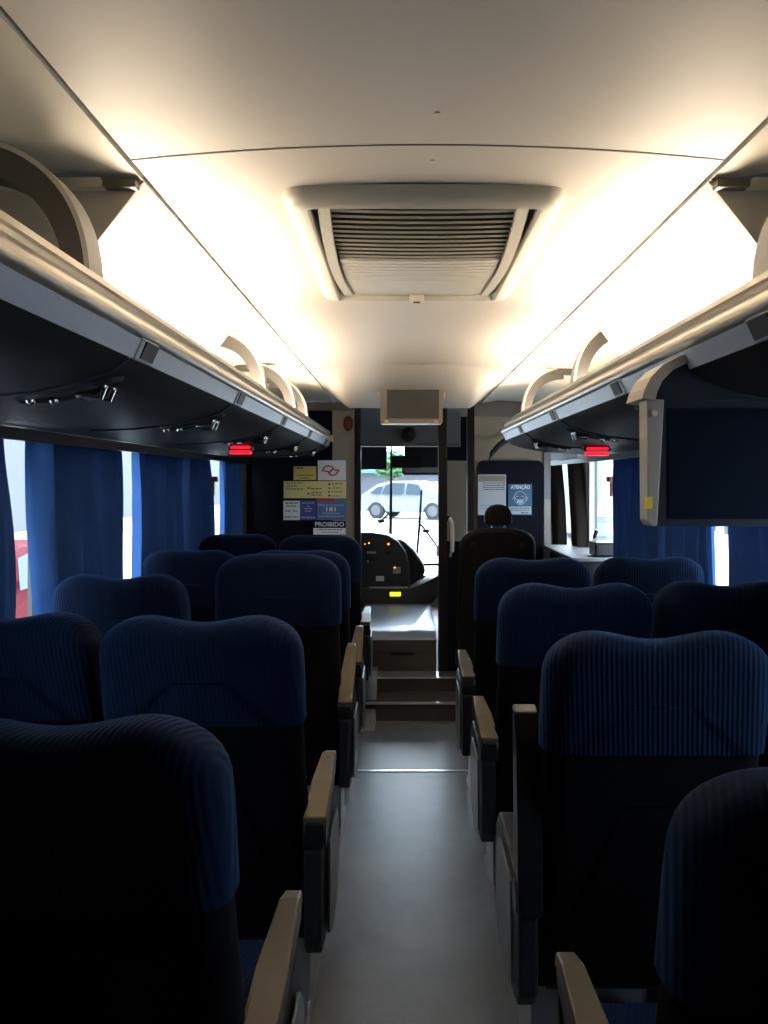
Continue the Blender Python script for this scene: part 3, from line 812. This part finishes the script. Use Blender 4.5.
dashes(s3_, [(286, 304, 483, 1), (287, 297, 486, 1), (286, 304, 489, 1), (307, 311, 488, 1.4), (311, 322, 488.8, 1), (307, 310, 493.8, 1.4), (311, 322, 492.6, .9), (311, 322, 495, .9),
             (332, 343, 483.8, .9), (332, 341, 488, .8), (332, 343, 491.8, .8), (332, 341, 496, .8)])
dashes(s3_, [(328.3, 330.4, 484.2, 2), (328.3, 330.4, 488.2, 1.4), (328.3, 330.4, 491.8, 2), (328.3, 330.4, 495.6, 1.8)], name='pictogram')
s4_ = sheet('notice', 283.4, 500.8, 299.8, 520, 'white', 'small white printed notice at lower left below the wide yellow one')
dashes(s4_, [(285.5, 297.5, 503, 1.2), (286.5, 296, 506, 1.1), (285.5, 291, 511, 1.1), (293, 297, 511, 1.1), (285, 298, 517, 1)])
s5_ = sheet('notice', 300.4, 500, 315.6, 520, 'navy', 'dark navy notice between the white one and the larger blue one')
dashes(s5_, [(302, 314, 503, 1), (307, 309.5, 506, 1), (304.5, 312, 508.6, 1), (305, 311.5, 511.2, 1), (301.5, 315, 517.5, 1.6)], 'grey')
s6_ = sheet('notice', 316.6, 498.6, 346, 520, 'blue2', 'blue hotline notice with the number 181 below a red band')
part('red_band', BOX(at(316.6, 0, YS).x, at(335, 0, YS).x, YS-.002, YS, at(0, 501.4, YS).z, at(0, 498.6, YS).z), M['red'], s6_)
words_on(s6_, 'Disque Denúncia', 331, 505, 2.2, 'grey', wpx=25); words_on(s6_, '181', 331, 509.4, 4.2, 'white', wpx=9.5)
dashes(s6_, [(322, 340, 513.3, 1), (319, 344, 516.3, 1)], 'grey')
s7_ = sheet('sign', 313.4, 521, 345.6, 535, 'blackpan', 'black and white prohibition sign at the bottom right of the notices', 'sign')
words_on(s7_, 'PROIBIDO', 329.6, 524.5, 4.4, 'white', wpx=29)
a, b2 = at(313.4, 534.6, YS), at(345.6, 528, YS)
part('lower_band', BOX(a.x, b2.x, YS-.002, YS, a.z, b2.z), M['white'], s7_)
dashes(s7_, [(317, 343, 529.6, .9), (322, 338, 532.2, .8)], Y=YS-.002)
# ---- right bulkhead
YR = 5.905
cal = sheet('calendar_sheet', 478, 474.5, 506, 515, 'grey', 'white calendar sheet with a photo strip pinned on the right black panel', 'calendar', None, Y=YR, base=YP-.028)
a, b2 = at(478.6, 481.5, YR), at(505.4, 475.5, YR)
part('photo_strip', BOX(a.x, b2.x, YR-.001, YR, a.z, b2.z), M['tan'], cal)
dashes(cal, [(483, 505, y, .9) for y in (483, 485.2, 487.4, 489.5)], Y=YR)
dashes(cal, [(480, 504, 505.5, .4), (480, 500, 508.2, .4)], Y=YR)
po = sheet('poster', 508.3, 484, 532, 515, 'teal', 'blue warning poster with a masked face beside the calendar sheet', 'poster', None, Y=YR, base=YP-.028)
words_on(po, 'ATENÇÃO', 520.5, 487.3, 3.6, 'white', Y=YR, wpx=19)
bm = bmesh.new()
ce = at(520, 498, YR) + Vector((0, -.002, 0)); r = 6.3*YR/F
ring = [ce + Vector((r*.95*math.cos(2*PI*i/24), 0, r*1.05*math.sin(2*PI*i/24))) for i in range(24)]
for i in range(24): tube(bm, [ring[i], ring[(i+1) % 24]], .0035, 6)
for sx in (-1, 1):
    e = ce + Vector((sx*.020, 0, .012)); tube(bm, [e - Vector((.009, 0, 0)), e + Vector((.009, 0, .002))], .003, 6)
    q = ce + Vector((sx*r*1.0, 0, -.004)); tube(bm, [q + Vector((0,0,.014)), q + Vector((sx*.011, 0, 0)), q - Vector((0, 0, .012))], .0035, 6)
    tube(bm, [ce + Vector((sx*.022, 0, -.012)), ce + Vector((sx*r*.92, 0, .004))], .0025, 6)
prism(bm, [(ce.x-.026, ce.z-.012), (ce.x+.026, ce.z-.012), (ce.x+.022, ce.z-.036), (ce.x, ce.z-.046), (ce.x-.022, ce.z-.036)], 'y', YR-.003, YR)
part('masked_face', bm, M['grey'], po)
a, b2 = at(509.3, 514.2, YR), at(531, 506.6, YR)
part('lower_band', BOX(a.x, b2.x, YR-.001, YR, a.z, b2.z), M['grey'], po)
dashes(po, [(510.5, 529.5, 508.3, 1), (510.5, 529, 510.4, .9), (521, 529.5, 512.8, 1.2)], 'teal', Y=YR-.001)

# ================================================================== SMALL FRONT FITTINGS
c = at(347.5, 423.5, 5.9)
root = empty('alarm_light', (c.x, YP-.012, c.z), 'oval dark red lamp on the tan strip above the white emblem sign', 'lamp')
ov = [(c.x + .052*math.cos(2*PI*i/24), c.z + .085*math.sin(2*PI*i/24)) for i in range(24)]
part('base', PRISM(ov, 'y', YP-.028, YP-.012), M['tan'], root, bevel=.004)
bm = bmesh.new(); ball(bm, (c.x+.004, YP-.030, c.z), .04, 16, 10, (1, .6, 1.5)); part('lens', bm, M['redlens2'], root, smooth=True)
c = at(408.5, 434, 6.5)
root = empty('dome_camera', (c.x, 6.53, c.z), 'black dome on the grey header under the small monitor', 'dome')
bm = bmesh.new(); ball(bm, (c.x, 6.50, c.z), .052, 20, 12); part('dome', bm, M['black'], root, smooth=True)
bm = bmesh.new(); cyl(bm, (c.x, 6.525, c.z), .06, .02, 'y', 24); part('ring', bm, M['post'], root, smooth=True)
# sun visor and mirror behind the windscreen
c0, c1 = at(360, 468.5, 7.3), at(388, 441, 7.3)
root = empty('sun_visor', (c0.x, 7.3, c1.z), 'dark roller sun visor across the top left of the windscreen', 'sun visor')
part('blind', BOX(-1.1, c1.x-.012, 7.30, 7.308, c0.z, c1.z), M['bezel'], root)
part('bottom_bar', TUBE([(-1.1, 7.304, c0.z), (c1.x-.012, 7.304, c0.z)], .010, 8), M['black'], root, smooth=True)
part('roller', TUBE([(-1.1, 7.31, c1.z+.01), (c1.x, 7.31, c1.z+.01)], .022, 12), M['black'], root, smooth=True)
c0, c1 = at(402, 475, 7.2), at(462, 446, 7.2)
root = empty('rear_view_mirror', (c0.x, 7.2, c1.z), 'large dark interior mirror and shade across the top right of the windscreen', 'mirror')
part('shade', PRISM(rrect(c0.x+.02, c1.x, c0.z+.05, c1.z+.02, .02), 'y', 7.22, 7.25), M['black'], root)
part('mirror_frame', PRISM(rrect(c0.x, c1.x, c0.z-.0, c0.z+.085, .03), 'y', 7.19, 7.24), M['black'], root)
part('mirror_glass', PRISM(rrect(c0.x+.012, c1.x-.012, c0.z+.022, c0.z+.07, .02), 'y', 7.182, 7.19), M['header'], root)
a, b2 = at(392, 468, 7.15), at(421, 456, 7.15)
part('bracket', PRISM(rrect(a.x, b2.x, a.z, b2.z, .012), 'y', 7.12, 7.2), M['post'], root)
# wipers: the posts of the photo, outside the glass
for (pts, arm, lab) in (([(391, 480), (390.5, 520), (389.5, 545)], [(389.5, 513), (381, 521), (375, 532)], 'left windscreen wiper standing upright behind the dashboard'),
                        ([(421.5, 490), (419.5, 525), (417, 554)], [(418, 521), (426, 531), (437, 546)], 'right windscreen wiper standing upright outside the windscreen')):
    q = [at(x, y, 7.78) for x, y in pts]
    root = empty('windscreen_wiper', q[-1], lab, 'wiper', 'windscreen wipers')
    part('blade', TUBE(q, [.010, .014, .012], 8), M['black'], root, smooth=True)
    part('arm', TUBE([at(x, y, 7.80) for x, y in arm] + [at(arm[-1][0], 556, 7.80)], .010, 8), M['black'], root, smooth=True)
    bm = bmesh.new(); p = at(arm[1][0], arm[1][1], 7.79); ball(bm, p, .03, 10, 8, (1.3, .6, .7)); part('pivot', bm, M['black'], root, smooth=True)

# dashboard: console that wraps the driver's place, seen from behind
yd = 6.45
root = empty('dashboard', (-.2, yd, .55), 'black rounded dashboard console with lit indicators below the windscreen', 'dashboard')
def pz(px, py, Y=yd): p = at(px, py, Y); return (p.x, p.z)
prof = [pz(300, 600), pz(300, 533), pz(372, 532.5), pz(388, 535), pz(398, 541), pz(406, 552), pz(409.5, 566), pz(410, 590), pz(400, 600)]
bm = PRISM(prof, 'y', yd, yd+.28); part('binnacle', bm, M['dash'], root, bevel=.012)
pr2 = [pz(388, 537), pz(404, 541.5), pz(414, 551), pz(424, 566), pz(426, 572), pz(423, 578), pz(412, 586), pz(400, 592)]
part('end_pod', PRISM(pr2, 'y', yd+.06, yd+.40), M['bezel'], root, bevel=.02)
pr3 = [pz(300, 614), pz(300, 588), pz(412, 588), pz(424, 583), pz(440, 572), pz(440, 594), pz(425, 608), pz(400, 611)]
part('lower_console', PRISM(pr3, 'y', yd-.10, yd+.30), M['dash'], root, bevel=.012)
a = at(395.3, 594.3, yd-.115)
part('yellow_lamp', BOX(a.x-.046, a.x+.046, yd-.112, yd-.10, a.z-.018, a.z+.018), M['yellowlt'], root, bevel=.004)
for (px, py, r_) in ((388.5, 544, .008), (394.8, 567.5, .007), (369, 543, .006), (365, 544, .005)):
    p = at(px, py, yd); bm = bmesh.new(); cyl(bm, (p.x, yd-.004, p.z), r_, .012, 'y', 12); part('indicator', bm, M['amber'], root)
for (x0, y0, x1, y1, mt) in ((367, 551.5, 376, 553.6, 'steel'), (366, 559, 375, 561, 'bezel'), (393, 567, 400.5, 573.5, 'steel'), (376, 576, 384, 581, 'cap'), (367, 560, 369, 562, 'steel'), (385.5, 550, 391, 554, 'bezel'), (385, 579, 394, 582.5, 'bezel')):
    a, b2 = at(x0, y1, yd), at(x1, y0, yd)
    part('switch', BOX(a.x, b2.x, yd-.010, yd+.002, a.z, b2.z), M[mt], root, bevel=.002)
part('shelf_lip', BOX(at(369, 0, yd).x, at(408, 0, yd).x, yd-.02, yd+.01, at(0, 588.3, yd).z, at(0, 586.6, yd).z), M['cap'], root)
# engine cover hump
bm = bmesh.new(); rows = []
for j in range(10):
    v = j/9; y = 5.065 + 1.28*v
    z = .43 + .02*math.sin(PI*v) - .03*max(0, .12 - v)/.12
    rows.append([bm.verts.new((x, y, z + .016*math.exp(-((x-.03-.18*v)/.05)**2)*math.sin(PI*v) - .05*max(0, abs(x)-.5))) for x in [-.36 + .543*i/28 for i in range(29)]])
for a, b2 in zip(rows, rows[1:]):
    for i in range(28): bm.faces.new((a[i], a[i+1], b2[i+1], b2[i]))
root = empty('engine_cover', (0, 5.6, .20), 'shiny grey engine cover hump between the steps and the dashboard', 'engine cover')
top = part('lid', bm, M['engine'], root, smooth=True)
sol = top.modifiers.new('thickness', 'SOLIDIFY'); sol.thickness = .02; sol.offset = -1
part('body', BOX(-.355, .178, 5.075, 6.34, .20, .395), M['step'], root)
part('front_panel', BOX(-.35, .175, 5.066, 5.075, .318, .40), M['step'], root, bevel=.003)
part('pull_tab', PRISM(rrect(-.12, .03, .298, .318, .006), 'y', 5.055, 5.078), M['black'], root)

root = empty('hand_strap', (.62, 5.88, 1.75), 'black curved strap from the right rack end down to the black notice panel', 'strap')
part('strap', TUBE([at(x, y, 5.86) for x, y in ((514, 436), (506, 440), (498, 446), (492, 453), (488, 463))], [.022, .022, .02, .018, .014], 8), M['black'], root, smooth=True)
root = empty('grab_handle', (.252, 5.03, 1.1), 'short grey vertical grab handle on the dark post right of the cab doorway', 'handle')
part('bar', TUBE([(.262, 5.00, .96), (.275, 4.975, .99), (.277, 4.97, 1.08), (.275, 4.975, 1.17), (.262, 5.00, 1.20)], .014, 10), M['cap'], root, smooth=True)
for zz in (.96, 1.20):
    bm = bmesh.new(); ball(bm, (.255, 5.005, zz), .018, 10, 8); part('mount', bm, M['black'], root, smooth=True)
# right wall ledge and microphone
a, b2 = at(570, 560, 5.3), at(600, 547, 5.3)
root = empty('side_console', (1.2, 5.45, .93), 'grey ledge below the bright right front window', 'ledge')
part('top', BOX(1.03, 1.325, 4.90, 5.90, .930, .955), M['header'], root, bevel=.006)
part('body', BOX(1.08, 1.325, 4.93, 5.88, 0, .930), M['black'], root)
root = empty('microphone', (1.24, 5.22, .955), 'small black gooseneck microphone on the right window ledge', 'microphone')
part('stem', TUBE([(1.235, 5.22, .955), (1.238, 5.21, 1.03), (1.25, 5.19, 1.07)], .005, 8), M['black'], root)
part('head', TUBE([(1.248, 5.192, 1.06), (1.262, 5.175, 1.115)], [.012, .014], 10), M['black'], root, smooth=True)

# ================================================================== OUTSIDE
bm = bmesh.new()
prof = [(-6, -.90), (9, -.90), (26, -.10), (120, .0), (120, -2), (-6, -2)]
prism(bm, prof, 'x', -60, 60)
struct('ground', bm, M['pave'])
def car(loc, rz, mat, label, sc=1.0):
    root = empty('car', loc, label, 'car', None, rz)
    body = [(-2.0, .28), (-2.02, .62), (-1.95, .92), (-1.55, .98), (-.95, 1.40), (-.4, 1.50), (.6, 1.50), (1.25, 1.36), (1.80, .96), (1.98, .90), (2.02, .60), (2.0, .28),
            (1.62, .28), (1.56, .48), (1.40, .62), (1.20, .66), (1.00, .62), (.84, .48), (.78, .28), (-.84, .28), (-.90, .48), (-1.06, .62), (-1.26, .66), (-1.46, .62), (-1.62, .48), (-1.68, .28)]
    bm = bmesh.new(); prism(bm, body, 'y', -.82, .82)
    for v in bm.verts:
        if v.co.z > .95: v.co.y *= 1 - .28*(v.co.z - .95)/.55
    link('body', bm, M[mat], root, bevel=.03)
    for pts in ([(-.85, .98), (-.60, 1.35), (-.10, 1.42), (-.10, .98)], [(0, .98), (0, 1.42), (.55, 1.42), (.85, 1.33), (.95, .98)], [(1.02, .98), (.95, 1.29), (1.2, 1.25), (1.5, 1.0)]):
        bm = bmesh.new()
        for sy in (-1, 1):
            A = [bm.verts.new((x, sy*(.825*(1 - .28*(z - .95)/.55) + .004), z)) for x, z in pts]
            bm.faces.new(A)
        link('window', bm, M['carglass'], root)
    for x in (-1.26, 1.20):
        for sy in (-1, 1):
            bm = bmesh.new(); cyl(bm, (x, sy*.72, .33), .33, .22, 'y', 28)
            wl = link('wheel', bm, M['tyre'], root, smooth=True)
            bm = bmesh.new(); cyl(bm, (x, sy*.84, .33), .21, .015, 'y', 20); link('hubcap', bm, M['plate'], wl, smooth=True)
    for x, mt in ((-2.0, 'red'), (1.98, 'alu')):
        for sy in (-1, 1):
            bm = bmesh.new(); box(bm, x-.04, x+.04, sy*.62-.12, sy*.62+.12, .66, .80); link('lamp', bm, M[mt], root, bevel=.02)
    root.scale = (sc, sc, sc)
    return root
car((.35, 31, -.09), PI - .45, 'carwhite', 'white car parked across the view beyond the windscreen')
car((2.6, 37.5, -.06), PI, 'carwhite', 'second pale car parked behind the white car beyond the windscreen')
car((-5.6, 10.4, -.90), PI/2, 'carred', 'red car parked outside the left window gap')
# parked pale bus beyond the right window with a teal ring mark on its windscreen
root = empty('parked_bus', (7.0, 20, -.35), 'pale parked bus with a teal ring on its windscreen, through the right window', 'bus')
bm = bmesh.new(); prism(bm, rrect(4.45, 7.2, -.05, 3.1, .25), 'y', 19, 27); part('body', bm, M['carwhite'], root, bevel=.03)
bm = bmesh.new(); prism(bm, [(4.75, .55), (5.95, .55), (5.75, 1.95), (4.95, 1.95)], 'y', 18.95, 19.0)
ws_ = part('windscreen', bm, M['cap'], root)
bm = bmesh.new(); c = Vector((5.33, 18.93, 1.25)); pts = [c + Vector((.24*math.cos(a), 0, .27*math.sin(a))) for a in [math.radians(40 + 280*i/26) for i in range(27)]]
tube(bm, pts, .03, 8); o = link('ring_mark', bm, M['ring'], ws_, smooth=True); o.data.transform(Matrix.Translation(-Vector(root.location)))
part('bumper', BOX(4.5, 7.1, 18.9, 19.0, .05, .40), M['carwhite'], root, bevel=.04)
for wx in (4.75, 6.9):
    bm = bmesh.new(); cyl(bm, (wx, 20.5, .12), .47, .3, 'x', 24); part('wheel', bm, M['tyre'], root, smooth=True)
# building on the left and far awning
root = empty('building', (-10.2, 21, -.9), 'pale plastered building outside the left windows', 'building')
part('wall', BOX(-10.4, -10, -4, 46, -.9, 7), M['build'], root)
part('plinth', BOX(-10, -9.94, -4, 46, -.9, .1), M['cap'], root)
for yy in (15.8, 22.2): part('downpipe', TUBE([(-9.9, yy, -.9), (-9.9, yy, 7)], .07, 8), M['header'], root)
part('door', BOX(-10, -9.95, 34.5, 36.5, -.9, 2.0), M['header'], root)
root = empty('building', (10.2, 18, -.9), 'pale building outside the right windows behind the narrow gap', 'building')
part('wall', BOX(10, 10.4, 4, 31, -.9, 5), M['build'], root)
part('plinth', BOX(9.94, 10, 4, 31, -.9, .1), M['cap'], root)
for yy in (23.6, 24.6): part('downpipe', TUBE([(9.9, yy, -.9), (9.9, yy, 5)], .07, 8), M['header'], root)
root = empty('low_building', (0, 48, -.05), 'long white building with a teal fascia far beyond the windscreen', 'building')
part('wall', BOX(-9, 30, 48, 54, -.05, 1.9), M['build'], root)
part('fascia', BOX(-9.2, 30.2, 47.6, 54, 1.9, 2.35), M['roofteal'], root)
def tree(x, y, z, h, r, label):
    root = empty('tree', (x, y, z), label, 'tree', 'trees beyond the windscreen')
    part('trunk', TUBE([(x, y, z), (x+.1, y, z+h*.3), (x, y, z+h*.6)], [.16, .13, .08], 8), M['bark'], root, smooth=True)
    bm = bmesh.new()
    for i in range(900):
        d = Vector((random.gauss(0, 1), random.gauss(0, 1), random.gauss(0, 1))).normalized()*r*random.uniform(.55, 1)
        c = Vector((x, y, z + h*.72)) + Vector((d.x, d.y, d.z*.75)); a = random.uniform(0, 6.3); s_ = random.uniform(.14, .28)
        u = Vector((math.cos(a), math.sin(a), random.uniform(-.6, .6)))*s_; w_ = Vector((-math.sin(a), math.cos(a), random.uniform(-.8, .8)))*s_*.6
        bm.faces.new([bm.verts.new(c + q) for q in (u, w_, -u, -w_)])
    part('crown', bm, M['leaf'], root)
tree(-2.6, 41, -.05, 4.6, 1.9, 'leafy green tree at the left behind the white car')
tree(-.6, 44, -.05, 3.3, 1.1, 'smaller green tree behind the white car roof')

# ================================================================== LIGHT, CAMERA
W = bpy.data.worlds.new('World'); SC.world = W; W.use_nodes = True
bg = W.node_tree.nodes['Background']
bg.inputs[0].default_value = (.78, .90, 1, 1)
# hazy sky, plus a bright lobe added ahead for daylight through the windscreen
wn_ = W.node_tree.nodes; wl_ = W.node_tree.links
wt = wn_.new('ShaderNodeTexCoord'); dt = wn_.new('ShaderNodeVectorMath'); dt.operation = 'DOT_PRODUCT'
dt.inputs[1].default_value = Vector((.1, .93, .35)).normalized()
mxm = wn_.new('ShaderNodeMath'); mxm.operation = 'MAXIMUM'; mxm.inputs[1].default_value = 0
pw = wn_.new('ShaderNodeMath'); pw.operation = 'POWER'; pw.inputs[1].default_value = 7
ma = wn_.new('ShaderNodeMath'); ma.operation = 'MULTIPLY_ADD'; ma.inputs[1].default_value = 17; ma.inputs[2].default_value = 9.5
wl_.new(wt.outputs['Generated'], dt.inputs[0]); wl_.new(dt.outputs['Value'], mxm.inputs[0]); wl_.new(mxm.outputs[0], pw.inputs[0])
wl_.new(pw.outputs[0], ma.inputs[0]); wl_.new(ma.outputs[0], bg.inputs[1])
S = bpy.data.lights.new('sun', 'SUN'); S.energy = 5.0; S.angle = math.radians(3); S.color = (1, .97, .92)
so = bpy.data.objects.new('sun', S); COL.objects.link(so); so.rotation_euler = (math.radians(-27), 0, 0)
cam = bpy.data.cameras.new('camera'); co = bpy.data.objects.new('camera', cam); COL.objects.link(co)
co.location = (CX, 0, CZ); co.rotation_euler = (PI/2, 0, 0)
cam.sensor_fit = 'VERTICAL'; cam.sensor_height = 36; cam.lens = 36*F/1024
cam.shift_x = -18/1024; cam.shift_y = -32/1024; cam.clip_start = .02; cam.clip_end = 300
SC.camera = co
SC.view_settings.view_transform = 'Standard'; SC.view_settings.look = 'None'
SC.view_settings.exposure = 0; SC.view_settings.gamma = 1; SC.view_settings.use_curve_mapping = False
